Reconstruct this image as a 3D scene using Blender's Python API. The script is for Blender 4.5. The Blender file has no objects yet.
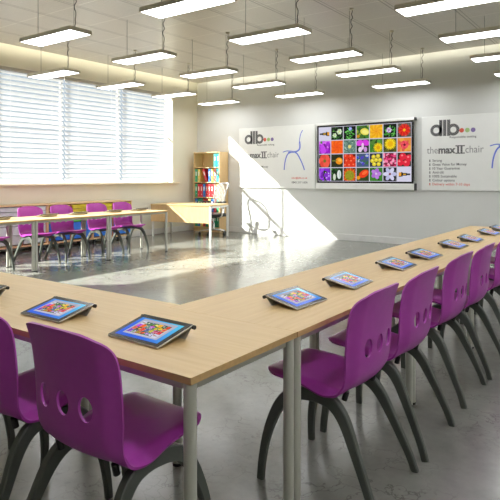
import bpy, bmesh, math, random
from mathutils import Vector, Matrix

S = bpy.context.scene
COL = S.collection
PI = math.pi
random.seed(7)

# ------------------------------------------------------------------ materials
def lin(c):
    return tuple((v / 12.92 if v <= 0.04045 else ((v + 0.055) / 1.055) ** 2.4) for v in (x / 255 for x in c))

def base_mat(name):
    m = bpy.data.materials.new(name)
    m.use_nodes = True
    nt = m.node_tree
    return m, nt, nt.nodes['Principled BSDF']

def pmat(name, col, rough=0.5, metal=0.0, spec=0.5, vary=0.05, scale=9.0, bump=0.0, bscale=200.0, stretch=(1, 1, 1), coat=0.0):
    """plain procedural material: colour broken up by noise, optional fine bump"""
    m, nt, b = base_mat(name)
    N, L = nt.nodes, nt.links
    tc = N.new('ShaderNodeTexCoord')
    mp = N.new('ShaderNodeMapping'); mp.inputs['Scale'].default_value = stretch
    L.new(tc.outputs['Object'], mp.inputs[0])
    nz = N.new('ShaderNodeTexNoise'); nz.inputs['Scale'].default_value = scale; nz.inputs['Detail'].default_value = 4
    L.new(mp.outputs[0], nz.inputs['Vector'])
    cr = N.new('ShaderNodeValToRGB')
    cr.color_ramp.elements[0].position = 0.3; cr.color_ramp.elements[1].position = 0.7
    cr.color_ramp.elements[0].color = (*[max(0, v * (1 - vary)) for v in col], 1)
    cr.color_ramp.elements[1].color = (*[min(1, v * (1 + vary)) for v in col], 1)
    L.new(nz.outputs['Fac'], cr.inputs[0]); L.new(cr.outputs[0], b.inputs['Base Color'])
    b.inputs['Roughness'].default_value = rough
    b.inputs['Metallic'].default_value = metal
    b.inputs['Specular IOR Level'].default_value = spec
    b.inputs['Coat Weight'].default_value = coat
    if bump:
        n2 = N.new('ShaderNodeTexNoise'); n2.inputs['Scale'].default_value = bscale
        L.new(mp.outputs[0], n2.inputs['Vector'])
        bp = N.new('ShaderNodeBump'); bp.inputs['Strength'].default_value = bump; bp.inputs['Distance'].default_value = 0.002
        L.new(n2.outputs['Fac'], bp.inputs['Height']); L.new(bp.outputs[0], b.inputs['Normal'])
    return m

def emat(name, col, strength):
    m = bpy.data.materials.new(name); m.use_nodes = True
    nt = m.node_tree; nt.nodes.clear()
    e = nt.nodes.new('ShaderNodeEmission'); o = nt.nodes.new('ShaderNodeOutputMaterial')
    e.inputs[0].default_value = (*col, 1); e.inputs[1].default_value = strength
    nt.links.new(e.outputs[0], o.inputs[0])
    return m

def wood_mat(name, c1, c2, rough=0.4, along='X'):
    m, nt, b = base_mat(name)
    N, L = nt.nodes, nt.links
    tc = N.new('ShaderNodeTexCoord'); mp = N.new('ShaderNodeMapping')
    mp.inputs['Scale'].default_value = {'X': (1.3, 22, 22), 'Y': (22, 1.3, 22), 'Z': (22, 22, 1.3)}[along]
    L.new(tc.outputs['Object'], mp.inputs[0])
    nz = N.new('ShaderNodeTexNoise'); nz.inputs['Scale'].default_value = 2.2; nz.inputs['Detail'].default_value = 6
    nz.inputs['Distortion'].default_value = 0.4
    L.new(mp.outputs[0], nz.inputs['Vector'])
    cr = N.new('ShaderNodeValToRGB')
    cr.color_ramp.elements[0].position = 0.3; cr.color_ramp.elements[1].position = 0.72
    cr.color_ramp.elements[0].color = (*c1, 1); cr.color_ramp.elements[1].color = (*c2, 1)
    L.new(nz.outputs['Fac'], cr.inputs[0]); L.new(cr.outputs[0], b.inputs['Base Color'])
    b.inputs['Roughness'].default_value = rough
    return m

WOOD = wood_mat('beech_veneer', lin((212, 180, 126)), lin((224, 195, 143)), 0.42)
WOOD_EDGE = wood_mat('beech_edge', lin((196, 160, 106)), lin((212, 176, 122)), 0.5)
WOOD_SHELF = wood_mat('beech_shelf', lin((214, 180, 130)), lin((226, 194, 144)), 0.5, 'Z')
DIVIDER = pmat('redwood_panel', lin((176, 110, 76)), 0.5)
STEEL = pmat('silver_steel', lin((190, 191, 181)), 0.4, 0.0, 0.5, 0.03)
RAIL = pmat('grey_rail', lin((182, 183, 175)), 0.45, 0.0)
BLACKP = pmat('black_plastic', (0.012, 0.012, 0.013), 0.45)
PURPLE = pmat('purple_plastic', (0.44, 0.06, 0.43), 0.36, 0, 0.5, 0.03, 30, 0.06, 700)
LEGGREY = pmat('dark_grey_green_plastic', (0.085, 0.097, 0.085), 0.42, 0, 0.5, 0.06, 20, 0.05, 600)
WALL = pmat('wall_paint', (0.76, 0.735, 0.615), 0.85, 0, 0.3, 0.015, 2.0, 0.05, 300)
WALLB = pmat('back_wall_paint', (0.69, 0.70, 0.675), 0.8, 0, 0.3, 0.015, 2.0, 0.05, 300)
SKIRT = pmat('skirting_paint', (0.72, 0.72, 0.70), 0.5)
SILLM = pmat('sill_paint', lin((232, 222, 196)), 0.5)
WHITEM = pmat('white_upvc', (0.8, 0.8, 0.8), 0.4)
SLAT = pmat('white_slat', (0.90, 0.90, 0.90), 0.45)
def _slat():
    nt = SLAT.node_tree; N, L = nt.nodes, nt.links
    b = N['Principled BSDF']; o = N['Material Output']
    t = N.new('ShaderNodeBsdfTranslucent'); t.inputs[0].default_value = (0.92, 0.93, 0.94, 1)
    mx = N.new('ShaderNodeMixShader'); mx.inputs[0].default_value = 0.6
    L.new(b.outputs[0], mx.inputs[1]); L.new(t.outputs[0], mx.inputs[2]); L.new(mx.outputs[0], o.inputs[0])
_slat()
HEADRAIL = pmat('grey_headrail', lin((196, 192, 184)), 0.5)
BOARD = pmat('white_board', (0.83, 0.84, 0.81), 0.3, 0, 0.5, 0.01)
BOARDEDGE = pmat('board_edge_alu', (0.6, 0.6, 0.58), 0.4, 0.3)
INK = pmat('dark_grey_ink', (0.09, 0.09, 0.09), 0.6)
INKL = pmat('light_grey_ink', (0.30, 0.30, 0.30), 0.6)
INKR = pmat('red_ink', (0.72, 0.12, 0.08), 0.6)
INKG = pmat('green_ink', (0.38, 0.58, 0.22), 0.6)
INKV = pmat('violet_ink', (0.24, 0.18, 0.42), 0.6)
INKB = pmat('blue_ink', (0.15, 0.22, 0.70), 0.6)
LAMPBODY = pmat('lamp_housing_metal', lin((222, 217, 200)), 0.5, 0.0)
GREYTRAY = pmat('grey_tray', (0.64, 0.72, 0.66), 0.4)
YELTRAY = pmat('yellow_tray', (0.72, 0.62, 0.03), 0.4)
GRNTRAY = pmat('green_tray', (0.08, 0.72, 0.05), 0.4)
BLUTRAY = pmat('blue_tray', (0.03, 0.20, 0.72), 0.4)
WIRE = pmat('dark_steel_wire', (0.13, 0.125, 0.11), 0.5, 0.2)
CHROME = pmat('polished_metal', (0.7, 0.7, 0.7), 0.2, 0.9)
GREYPL = pmat('light_grey_plastic', (0.42, 0.42, 0.42), 0.4)
WHITEPL = pmat('white_plastic', (0.78, 0.78, 0.76), 0.35)
BEZEL = pmat('black_bezel', (0.015, 0.014, 0.013), 0.18, 0, 0.5)
TABSILVER = pmat('tablet_silver', lin((206, 204, 194)), 0.3, 0.3)
BRONZE = pmat('hinge_bronze', (0.06, 0.05, 0.042), 0.35, 0.4)
PAPER = pmat('paper_label', (0.8, 0.8, 0.78), 0.7)
BIND = {k: pmat(k + '_file_card', c, 0.45) for k, c in dict(
    green=(0.02, 0.33, 0.16), yellow=(0.72, 0.58, 0.14), red=(0.66, 0.035, 0.05), blue=(0.02, 0.17, 0.55),
    pink=(0.75, 0.22, 0.20), turquoise=(0.03, 0.58, 0.56)).items()}

def hatch_mat():
    m, nt, b = base_mat('hatched_ink')
    N, L = nt.nodes, nt.links
    tc = N.new('ShaderNodeTexCoord'); w = N.new('ShaderNodeTexWave')
    w.bands_direction = 'DIAGONAL'; w.inputs['Scale'].default_value = 14; w.inputs['Distortion'].default_value = 1.5
    L.new(tc.outputs['Object'], w.inputs['Vector'])
    cr = N.new('ShaderNodeValToRGB')
    cr.color_ramp.elements[0].color = (0.035, 0.035, 0.035, 1); cr.color_ramp.elements[1].color = (0.24, 0.24, 0.24, 1)
    L.new(w.outputs['Fac'], cr.inputs[0]); L.new(cr.outputs[0], b.inputs['Base Color'])
    b.inputs['Roughness'].default_value = 0.6
    return m
HATCH = hatch_mat()

def floor_mat():
    m, nt, b = base_mat('polished_concrete')
    N, L = nt.nodes, nt.links
    tc = N.new('ShaderNodeTexCoord')
    n1 = N.new('ShaderNodeTexNoise'); n1.inputs['Scale'].default_value = 1.1; n1.inputs['Detail'].default_value = 8; n1.inputs['Roughness'].default_value = 0.6
    n2 = N.new('ShaderNodeTexNoise'); n2.inputs['Scale'].default_value = 9; n2.inputs['Detail'].default_value = 8; n2.inputs['Roughness'].default_value = 0.65
    L.new(tc.outputs['Object'], n1.inputs['Vector']); L.new(tc.outputs['Object'], n2.inputs['Vector'])
    mx = N.new('ShaderNodeMath'); mx.operation = 'ADD'
    L.new(n1.outputs['Fac'], mx.inputs[0]); L.new(n2.outputs['Fac'], mx.inputs[1])
    mh = N.new('ShaderNodeMath'); mh.operation = 'MULTIPLY'; mh.inputs[1].default_value = 0.5
    L.new(mx.outputs[0], mh.inputs[0])
    cr = N.new('ShaderNodeValToRGB')
    cr.color_ramp.elements[0].position = 0.32; cr.color_ramp.elements[1].position = 0.7
    cr.color_ramp.elements[0].color = (0.180, 0.185, 0.166, 1); cr.color_ramp.elements[1].color = (0.275, 0.28, 0.252, 1)
    L.new(mh.outputs[0], cr.inputs[0])
    # fine meandering cracks
    nd = N.new('ShaderNodeTexNoise'); nd.inputs['Scale'].default_value = 3.5; nd.inputs['Detail'].default_value = 6
    L.new(tc.outputs['Object'], nd.inputs['Vector'])
    vm = N.new('ShaderNodeVectorMath'); vm.operation = 'MULTIPLY_ADD'
    vm.inputs[1].default_value = (0.9, 0.9, 0.9)
    L.new(nd.outputs['Color'], vm.inputs[0]); L.new(tc.outputs['Object'], vm.inputs[2])
    vo = N.new('ShaderNodeTexVoronoi'); vo.feature = 'DISTANCE_TO_EDGE'; vo.inputs['Scale'].default_value = 4.6
    L.new(vm.outputs[0], vo.inputs['Vector'])
    c2 = N.new('ShaderNodeValToRGB')
    c2.color_ramp.elements[0].position = 0.0; c2.color_ramp.elements[0].color = (0.55, 0.55, 0.53, 1)
    c2.color_ramp.elements[1].position = 0.03; c2.color_ramp.elements[1].color = (1, 1, 1, 1)
    L.new(vo.outputs['Distance'], c2.inputs[0])
    nm = N.new('ShaderNodeTexNoise'); nm.inputs['Scale'].default_value = 1.7
    L.new(tc.outputs['Object'], nm.inputs['Vector'])
    c3 = N.new('ShaderNodeValToRGB'); c3.color_ramp.elements[0].position = 0.42; c3.color_ramp.elements[1].position = 0.58
    L.new(nm.outputs['Fac'], c3.inputs[0])
    mm = N.new('ShaderNodeMixRGB'); mm.blend_type = 'MULTIPLY'
    L.new(c3.outputs[0], mm.inputs[0]); L.new(cr.outputs[0], mm.inputs[1]); L.new(c2.outputs[0], mm.inputs[2])
    L.new(mm.outputs[0], b.inputs['Base Color'])
    rr = N.new('ShaderNodeMapRange'); rr.inputs[3].default_value = 0.15; rr.inputs[4].default_value = 0.25
    L.new(n2.outputs['Fac'], rr.inputs[0]); L.new(rr.outputs[0], b.inputs['Roughness'])
    b.inputs['Specular IOR Level'].default_value = 0.6
    return m
FLOOR = floor_mat()

def ceiling_mat():
    m, nt, b = base_mat('perforated_ceiling_tile')
    N, L = nt.nodes, nt.links
    g = N.new('ShaderNodeNewGeometry'); sp = N.new('ShaderNodeSeparateXYZ')
    L.new(g.outputs['Position'], sp.inputs[0])
    def M(op, a, bb=None):
        n = N.new('ShaderNodeMath'); n.operation = op
        for i, v in enumerate((a, bb)):
            if v is None: continue
            if isinstance(v, (int, float)): n.inputs[i].default_value = v
            else: L.new(v, n.inputs[i])
        return n.outputs[0]
    def line(axis, pitch, off, w):
        t = M('DIVIDE', M('SUBTRACT', sp.outputs[axis], off), pitch)
        d = M('ABSOLUTE', M('SUBTRACT', M('FRACT', M('ADD', t, 0.5)), 0.5))
        return M('LESS_THAN', d, w / pitch / 2)
    a = line(0, 0.685, -2.205, 0.011); c = line(0, 0.685, -2.155, 0.008); d = line(1, 0.733, 6.17, 0.014)
    dark = M('MAXIMUM', a, c)
    px = M('SINE', M('MULTIPLY', sp.outputs[0], 2 * PI / 0.022)); py = M('SINE', M('MULTIPLY', sp.outputs[1], 2 * PI / 0.022))
    dots = M('GREATER_THAN', M('MULTIPLY', px, py), 0.35)
    mix = N.new('ShaderNodeMixRGB'); L.new(dots, mix.inputs[0])
    mix.inputs[1].default_value = (0.74, 0.71, 0.65, 1); mix.inputs[2].default_value = (0.50, 0.475, 0.425, 1)
    m2 = N.new('ShaderNodeMixRGB'); L.new(d, m2.inputs[0]); L.new(mix.outputs[0], m2.inputs[1]); m2.inputs[2].default_value = (0.90, 0.87, 0.80, 1)
    m3 = N.new('ShaderNodeMixRGB'); L.new(dark, m3.inputs[0]); L.new(m2.outputs[0], m3.inputs[1]); m3.inputs[2].default_value = (0.22, 0.20, 0.17, 1)
    L.new(m3.outputs[0], b.inputs['Base Color'])
    b.inputs['Roughness'].default_value = 0.32; b.inputs['Metallic'].default_value = 0.15
    return m
CEIL = ceiling_mat()

def glass_mat():
    m = bpy.data.materials.new('window_glass'); m.use_nodes = True
    nt = m.node_tree; N, L = nt.nodes, nt.links; N.clear()
    t = N.new('ShaderNodeBsdfTransparent'); t.inputs[0].default_value = (0.95, 0.97, 0.97, 1)
    gl = N.new('ShaderNodeBsdfGlossy'); gl.inputs['Roughness'].default_value = 0.02
    fr = N.new('ShaderNodeFresnel'); fr.inputs[0].default_value = 1.45
    mx = N.new('ShaderNodeMixShader'); o = N.new('ShaderNodeOutputMaterial')
    g = N.new('ShaderNodeNewGeometry'); iv = N.new('ShaderNodeMath'); iv.operation = 'SUBTRACT'; iv.inputs[0].default_value = 1.0
    L.new(g.outputs['Backfacing'], iv.inputs[1])
    mu = N.new('ShaderNodeMath'); mu.operation = 'MULTIPLY'; L.new(fr.outputs[0], mu.inputs[0]); L.new(iv.outputs[0], mu.inputs[1])
    L.new(mu.outputs[0], mx.inputs[0]); L.new(t.outputs[0], mx.inputs[1]); L.new(gl.outputs[0], mx.inputs[2]); L.new(mx.outputs[0], o.inputs[0])
    return m
GLASS = glass_mat()

def mesh_fabric_mat():
    m, nt, b = base_mat('woven_mesh_fabric')
    N, L = nt.nodes, nt.links
    tc = N.new('ShaderNodeTexCoord')
    w1 = N.new('ShaderNodeTexWave'); w1.bands_direction = 'X'; w1.inputs['Scale'].default_value = 22
    w2 = N.new('ShaderNodeTexWave'); w2.bands_direction = 'Z'; w2.inputs['Scale'].default_value = 22
    L.new(tc.outputs['Object'], w1.inputs['Vector']); L.new(tc.outputs['Object'], w2.inputs['Vector'])
    mx = N.new('ShaderNodeMath'); mx.operation = 'MAXIMUM'
    L.new(w1.outputs['Fac'], mx.inputs[0]); L.new(w2.outputs['Fac'], mx.inputs[1])
    gt = N.new('ShaderNodeMath'); gt.operation = 'GREATER_THAN'; gt.inputs[1].default_value = 0.93
    L.new(mx.outputs[0], gt.inputs[0]); L.new(gt.outputs[0], b.inputs['Alpha'])
    b.inputs['Base Color'].default_value = (0.45, 0.45, 0.46, 1); b.inputs['Roughness'].default_value = 0.7
    return m
MESHF = mesh_fabric_mat()

def picture_mat(name, strength):
    m, nt, b = base_mat(name)
    N, L = nt.nodes, nt.links
    a = N.new('ShaderNodeVertexColor'); a.layer_name = 'Col'
    b.inputs['Base Color'].default_value = (0.01, 0.01, 0.01, 1)
    L.new(a.outputs['Color'], b.inputs['Emission Color'])
    b.inputs['Emission Strength'].default_value = strength
    b.inputs['Roughness'].default_value = 0.2; b.inputs['Specular IOR Level'].default_value = 0.1
    return m
PICTURE = picture_mat('lit_photo_grid', 0.95)

def tablet_screen_mat():
    m, nt, b = base_mat('lit_blue_gradient')
    N, L = nt.nodes, nt.links
    tc = N.new('ShaderNodeTexCoord'); sp = N.new('ShaderNodeSeparateXYZ'); L.new(tc.outputs['Generated'], sp.inputs[0])
    ad = N.new('ShaderNodeMath'); ad.operation = 'ADD'; L.new(sp.outputs[0], ad.inputs[0]); L.new(sp.outputs[1], ad.inputs[1])
    cr = N.new('ShaderNodeValToRGB')
    cr.color_ramp.elements[0].position = 0.05; cr.color_ramp.elements[0].color = (0.10, 0.62, 0.92, 1)
    cr.color_ramp.elements[1].position = 1.1; cr.color_ramp.elements[1].color = (0.02, 0.13, 0.80, 1)
    mh = N.new('ShaderNodeMath'); mh.operation = 'MULTIPLY'; mh.inputs[1].default_value = 0.75
    L.new(ad.outputs[0], mh.inputs[0]); L.new(mh.outputs[0], cr.inputs[0])
    b.inputs['Base Color'].default_value = (0.01, 0.01, 0.01, 1)
    L.new(cr.outputs[0], b.inputs['Emission Color']); b.inputs['Emission Strength'].default_value = 0.9
    b.inputs['Roughness'].default_value = 0.12; b.inputs['Specular IOR Level'].default_value = 0.12
    return m
TABSCREEN = tablet_screen_mat()

# ------------------------------------------------------------------ mesh helpers
def obj(name, bm, mats, parent=None, smooth=False, loc=None, rot=None):
    me = bpy.data.meshes.new(name)
    if isinstance(bm, bmesh.types.BMesh):
        bm.to_mesh(me); bm.free()
    else:
        me = bm
    if not isinstance(mats, (list, tuple)): mats = [mats]
    for x in mats: me.materials.append(x)
    if smooth:
        for p in me.polygons: p.use_smooth = True
        try: me.set_sharp_from_angle(angle=math.radians(40))
        except Exception: pass
    o = bpy.data.objects.new(name, me); COL.objects.link(o)
    if loc: o.location = loc
    if rot: o.rotation_euler = rot
    if parent: o.parent = parent
    return o

def tag(o, label, cat, group=None, kind=None):
    o['label'] = label; o['category'] = cat
    if group: o['group'] = group
    if kind: o['kind'] = kind
    return o

def thing(name, label, cat, loc=(0, 0, 0), rz=0.0, group=None):
    o = bpy.data.objects.new(name, None); COL.objects.link(o)
    o.empty_display_size = 0.1
    o.location = loc; o.rotation_euler = (0, 0, rz)
    return tag(o, label, cat, group)

def struct(name, bm, mats, smooth=False):
    o = obj(name, bm, mats, None, smooth); o['kind'] = 'structure'
    return o

def copy_tree(o, parent=None):
    c = o.copy(); COL.objects.link(c)
    if parent: c.parent = parent
    for ch in list(o.children): copy_tree(ch, c)
    return c

def place(proto, state, loc, rz, label, group=None):
    """first call uses the prototype itself, later calls copy it with its parts"""
    o = proto if not state else copy_tree(proto)
    state.append(1)
    o.location = loc; o.rotation_euler = (0, 0, rz); o['label'] = label
    if group: o['group'] = group
    return o

def add_box(bm, lo, hi, bev=0.0, mi=0, seg=1):
    t = bmesh.new()
    bmesh.ops.create_cube(t, size=1)
    for v in t.verts:
        v.co = Vector([lo[i] + (v.co[i] + 0.5) * (hi[i] - lo[i]) for i in range(3)])
    if bev: bmesh.ops.bevel(t, geom=list(t.edges), offset=bev, segments=seg, affect='EDGES', profile=0.5)
    merge(bm, t, mi)

def merge(bm, t, mi=0, mat=None):
    if mat: t.transform(mat)
    vm = {}
    for v in t.verts: vm[v] = bm.verts.new(v.co)
    for f in t.faces:
        nf = bm.faces.new([vm[v] for v in f.verts]); nf.material_index = mi
    t.free()

def box(lo, hi, bev=0.0, seg=1):
    bm = bmesh.new(); add_box(bm, lo, hi, bev, 0, seg); return bm

def add_cyl(bm, p0, p1, r0, r1=None, n=16, mi=0):
    p0, p1 = Vector(p0), Vector(p1); r1 = r0 if r1 is None else r1
    d = (p1 - p0).normalized()
    a = d.orthogonal().normalized(); b = d.cross(a)
    A = [bm.verts.new(p0 + (a * math.cos(t) + b * math.sin(t)) * r0) for t in (2 * PI * i / n for i in range(n))]
    B = [bm.verts.new(p1 + (a * math.cos(t) + b * math.sin(t)) * r1) for t in (2 * PI * i / n for i in range(n))]
    for i in range(n):
        f = bm.faces.new((A[i], A[(i + 1) % n], B[(i + 1) % n], B[i])); f.material_index = mi
    bm.faces.new(list(reversed(A))).material_index = mi; bm.faces.new(B).material_index = mi

def add_sweep(bm, pts, section, up=Vector((1, 0, 0)), closed=False):
    """sweep; section(i) -> list of (a, b): a along up, b along normal"""
    pts = [Vector(p) for p in pts]; n = len(pts); rings = []
    for i, p in enumerate(pts):
        if closed: t = (pts[(i + 1) % n] - pts[i - 1]).normalized()
        else: t = (pts[min(i + 1, n - 1)] - pts[max(i - 1, 0)]).normalized()
        u = (up - t * up.dot(t)).normalized(); w = t.cross(u)
        rings.append([bm.verts.new(p + u * a + w * b) for a, b in section(i)])
    k = len(rings[0])
    for i in range(n if closed else n - 1):
        r, s = rings[i], rings[(i + 1) % n]
        for j in range(k): bm.faces.new((r[j], r[(j + 1) % k], s[(j + 1) % k], s[j]))
    if not closed:
        bm.faces.new(list(reversed(rings[0]))); bm.faces.new(rings[-1])
    bmesh.ops.recalc_face_normals(bm, faces=bm.faces)

def circ(r, n=8):
    pts = [(r * math.cos(2 * PI * k / n), r * math.sin(2 * PI * k / n)) for k in range(n)]
    return lambda i: pts

def catmull(pts, per=6):
    P = [Vector(p) for p in pts]; out = []
    for i in range(len(P) - 1):
        p0 = P[max(i - 1, 0)]; p1 = P[i]; p2 = P[i + 1]; p3 = P[min(i + 2, len(P) - 1)]
        for k in range(per):
            t = k / per
            out.append(0.5 * ((2 * p1) + (p2 - p0) * t + (2 * p0 - 5 * p1 + 4 * p2 - p3) * t * t + (3 * p1 - p0 - 3 * p2 + p3) * t ** 3))
    out.append(P[-1]); return out

# ------------------------------------------------------------------ room
XL, YB, XR, YF = -9.22, 10.5, 3.4, -3.4
ZC = 3.62; ZU = 3.95
WY0, WY1, WZ0, WZ1 = 0.92, 9.62, 1.185, 3.27
WZ2 = 3.46
T = 0.26

struct('floor', box((XL - T, YF - 0.2, -0.1), (XR + 0.2, YB + 0.2, 0)), FLOOR)
bm = bmesh.new()
add_box(bm, (XL - T, YF - 0.2, 0), (XL, YB + 0.2, WZ0 - 0.03))
add_box(bm, (XL - 0.04, YF - 0.2, WZ1), (XL, YB + 0.2, ZU))
add_box(bm, (XL - T, YF - 0.2, WZ2), (XL - 0.04, YB + 0.2, ZU))
add_box(bm, (XL - T, YF - 0.2, WZ0 - 0.03), (XL, WY0, WZ1)); add_box(bm, (XL - T, YF - 0.2, WZ1), (XL - 0.04, WY0, WZ2))
add_box(bm, (XL - T, WY1, WZ0 - 0.03), (XL, YB + 0.2, WZ1)); add_box(bm, (XL - T, WY1, WZ1), (XL - 0.04, YB + 0.2, WZ2))
struct('wall_left', bm, WALL)
struct('wall_back', box((XL, YB, 0), (XR + 0.2, YB + 0.2, ZU)), WALLB)
struct('wall_right', box((XR, YF, 0), (XR + 0.2, YB, ZU)), WALL)
struct('wall_front', box((XL, YF - 0.2, 0), (XR + 0.2, YF, ZU)), WALL)
GAP = 0.16
struct('ceiling', box((XL + GAP, YF, ZC), (XR, YB - GAP, ZC + 0.035)), CEIL)
struct('trim_1', box((XL - T, YF - 0.2, ZU), (XR + 0.2, YB + 0.2, ZU + 0.1)), WALL)
COVE = emat('cove_strip_glow', (1.0, 0.95, 0.78), 10)
o = obj('cove_strip_light', box((XL + 0.19, YF + 0.1, 3.70), (XL + 0.215, YB - 0.25, 3.74)), COVE)
tag(o, 'warm cove light strip hidden above the ceiling edge along the window wall', 'light strip')
o = obj('cove_strip_light', box((XL + 0.3, YB - 0.215, 3.70), (XR - 0.1, YB - 0.19, 3.74)), COVE)
tag(o, 'warm cove light strip hidden above the ceiling edge along the back wall', 'light strip')
bm = bmesh.new(); add_box(bm, (XL, YB - 0.016, 0), (XR, YB, 0.13), 0.004)
struct('baseboard_back', bm, SKIRT)
bm = bmesh.new(); add_box(bm, (XL, YF, 0), (XL + 0.016, YB - 0.016, 0.13), 0.004)
struct('baseboard_left', bm, SKIRT)
struct('trim_2', box((XL - 0.02, WY0 - 0.08, WZ0 - 0.03), (XL + 0.09, WY1 + 0.14, WZ0), 0.006), SILLM)   # window board

# windows: six panes between mullions, each with its own venetian blind
YS = [0.92, 2.36, 3.80, 5.24, 6.68, 8.12, 9.62]
XW0, XW1 = XL - 0.222, XL - 0.190
for i in range(6):
    a, b = YS[i], YS[i + 1]
    bm = bmesh.new()
    for lo, hi in (((XW0, a, WZ0 - 0.03), (XW1, a + 0.022, WZ2)), ((XW0, b - 0.022, WZ0 - 0.03), (XW1, b, WZ2)),
                   ((XW0, a + 0.022, WZ0 - 0.03), (XW1, b - 0.022, WZ0 + 0.05)), ((XW0, a + 0.022, WZ2 - 0.06), (XW1, b - 0.022, WZ2)),
                   ((XW0, a + 0.022, 2.275), (XW1, b - 0.022, 2.312))):
        add_box(bm, lo, hi)
    w = struct('window_%d' % (i + 1), bm, WHITEM)
    for z0, z1 in ((WZ0 + 0.05, 2.275), (2.312, WZ2 - 0.06)):
        obj('pane', box((XL - 0.209, a + 0.022, z0), (XL - 0.203, b - 0.022, z1)), GLASS, w)

TILT = math.radians(50)
def make_blind(width, label):
    """venetian blind; origin at bottom centre, slats run along Y"""
    t = thing('venetian_blind', label, 'blind', group='white venetian blinds on the long window')
    H = 2.04
    hr = bmesh.new(); add_box(hr, (-0.035, -width / 2, H - 0.02), (0.035, width / 2, H + 0.13), 0.004)
    for zz in (H + 0.012, H + 0.04): add_box(hr, (0.03, -width / 2, zz), (0.0385, width / 2, zz + 0.012), 0.002)
    obj('headrail', hr, HEADRAIL, t)
    bm = bmesh.new()
    n = 22; dx, dz = math.cos(TILT), math.sin(TILT)
    for k in range(n):
        z = 0.05 + k * (H - 0.10) / (n - 1)
        hw = 0.049
        prof = []
        for q in range(5):
            s = -1 + q / 2
            bow = 0.004 * (1 - s * s)
            prof.append((s * hw * dx + bow * dz, z - s * hw * dz + bow * dx))
        for sgn in (0,):
            A = [bm.verts.new((x, -width / 2 + 0.005, zz)) for x, zz in prof]
            B = [bm.verts.new((x, width / 2 - 0.005, zz)) for x, zz in prof]
            C = [bm.verts.new((x - 0.0014 * dz, -width / 2 + 0.005, zz - 0.0014 * dx)) for x, zz in prof]
            D = [bm.verts.new((x - 0.0014 * dz, width / 2 - 0.005, zz - 0.0014 * dx)) for x, zz in prof]
            for q in range(4):
                bm.faces.new((A[q], A[q + 1], B[q + 1], B[q])); bm.faces.new((D[q], D[q + 1], C[q + 1], C[q]))
            bm.faces.new((A[0], B[0], D[0], C[0])); bm.faces.new((B[4], A[4], C[4], D[4]))
            bm.faces.new((A[4], A[3], A[2], A[1], A[0], C[0], C[1], C[2], C[3], C[4]))
            bm.faces.new((B[0], B[1], B[2], B[3], B[4], D[4], D[3], D[2], D[1], D[0]))
    obj('slats', bm, SLAT, t)
    obj('bottom_rail', box((-0.03, -width / 2 + 0.004, 0.0), (0.03, width / 2 - 0.004, 0.022), 0.004), SLAT, t)
    for y in (-width * 0.3, width * 0.3):
        bm = bmesh.new(); add_cyl(bm, (0.043, y, 0.01), (0.043, y, H), 0.0022, n=6)
        obj('ladder_cord', bm, SLAT, t)
    return t
BL = ['nearest the camera end', 'second from the camera end', 'third from the camera end', 'cut by the left edge of the picture', 'in the middle of the three whole ones', 'nearest the tall bookcase']
bw = 1.412
bp = make_blind(bw, ''); st = []
for i in range(2, 6):
    c = (YS[i] + YS[i + 1]) / 2 - (0.02 if i == 5 else 0)
    lab = {2: 'unseen white venetian blind added for the light, beyond the left picture edge over the storage units',  # out-of-view blind, added for its effect on the room's light
           3: 'white venetian blind third from the bookcase, cut by the left picture edge',
           4: 'white venetian blind second from the bookcase, the middle one of those showing',
           5: 'white venetian blind at the corner end of the window, nearest the bookcase'}[i]
    place(bp, st, (XL - 0.10, c, WZ0 + 0.012), 0, lab)

# ------------------------------------------------------------------ pendant lights
LAMP = emat('lamp_diffuser_glow', (0.97, 0.98, 1.0), 13.0)
RIB = emat('lamp_tube_glow', (0.90, 0.94, 1.0), 0.8)
def make_lamp():
    t = thing('pendant_light', '', 'light', group='pendant light panels hung from the ceiling')
    L_, W_, Hh = 1.02, 0.315, 0.05
    bm = bmesh.new()
    add_box(bm, (0, 0, 0.012), (L_, W_, Hh), 0.006)
    for lo, hi in (((0, 0, 0), (L_, 0.012, 0.013)), ((0, W_ - 0.012, 0), (L_, W_, 0.013)), ((0, 0.012, 0), (0.012, W_ - 0.012, 0.013)), ((L_ - 0.012, 0.012, 0), (L_, W_ - 0.012, 0.013))):
        add_box(bm, lo, hi)
    obj('housing', bm, LAMPBODY, t)
    bm = bmesh.new()
    for k in range(4):
        y0 = 0.014 + k * (W_ - 0.028) / 4
        add_box(bm, (0.014, y0 + 0.005, 0.001), (L_ - 0.014, y0 + (W_ - 0.028) / 4 - 0.005, 0.011), 0, 0)
    add_box(bm, (0.014, 0.014, 0.004), (L_ - 0.014, W_ - 0.014, 0.0115), 0, 1)
    obj('diffuser', bm, [LAMP, RIB], t)
    for x in (0.165, 0.885):
        bm = bmesh.new(); add_cyl(bm, (x, W_ / 2, Hh - 0.004), (x, W_ / 2, ZC - 3.0 + 0.005), 0.0028, n=6)
        obj('suspension_wire', bm, WIRE, t)
        bm = bmesh.new(); add_cyl(bm, (x, W_ / 2, Hh - 0.004), (x, W_ / 2, Hh + 0.02), 0.009, n=10)
        obj('wire_grip', bm, CHROME, t)
    pts = []
    rr = random.Random(3)
    n = 15
    for k in range(n):
        z = Hh - 0.004 + (ZC - 3.0 - Hh + 0.006) * k / (n - 1)
        w = 0.0 if k in (0, n - 1) else rr.uniform(-0.014, 0.014)
        pts.append((0.915 + w, W_ / 2 + w * 0.4, z))
    bm = bmesh.new(); add_sweep(bm, catmull(pts, 4), circ(0.005, 6), Vector((0, 1, 0)))
    obj('power_cable', bm, BLACKP, t, True)
    bm = bmesh.new(); add_cyl(bm, (0.915, W_ / 2, ZC - 3.0 - 0.022), (0.915, W_ / 2, ZC - 3.0 + 0.002), 0.03, n=14)
    obj('ceiling_rose', bm, LAMPBODY, t)
    return t
lp = make_lamp(); st = []
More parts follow.
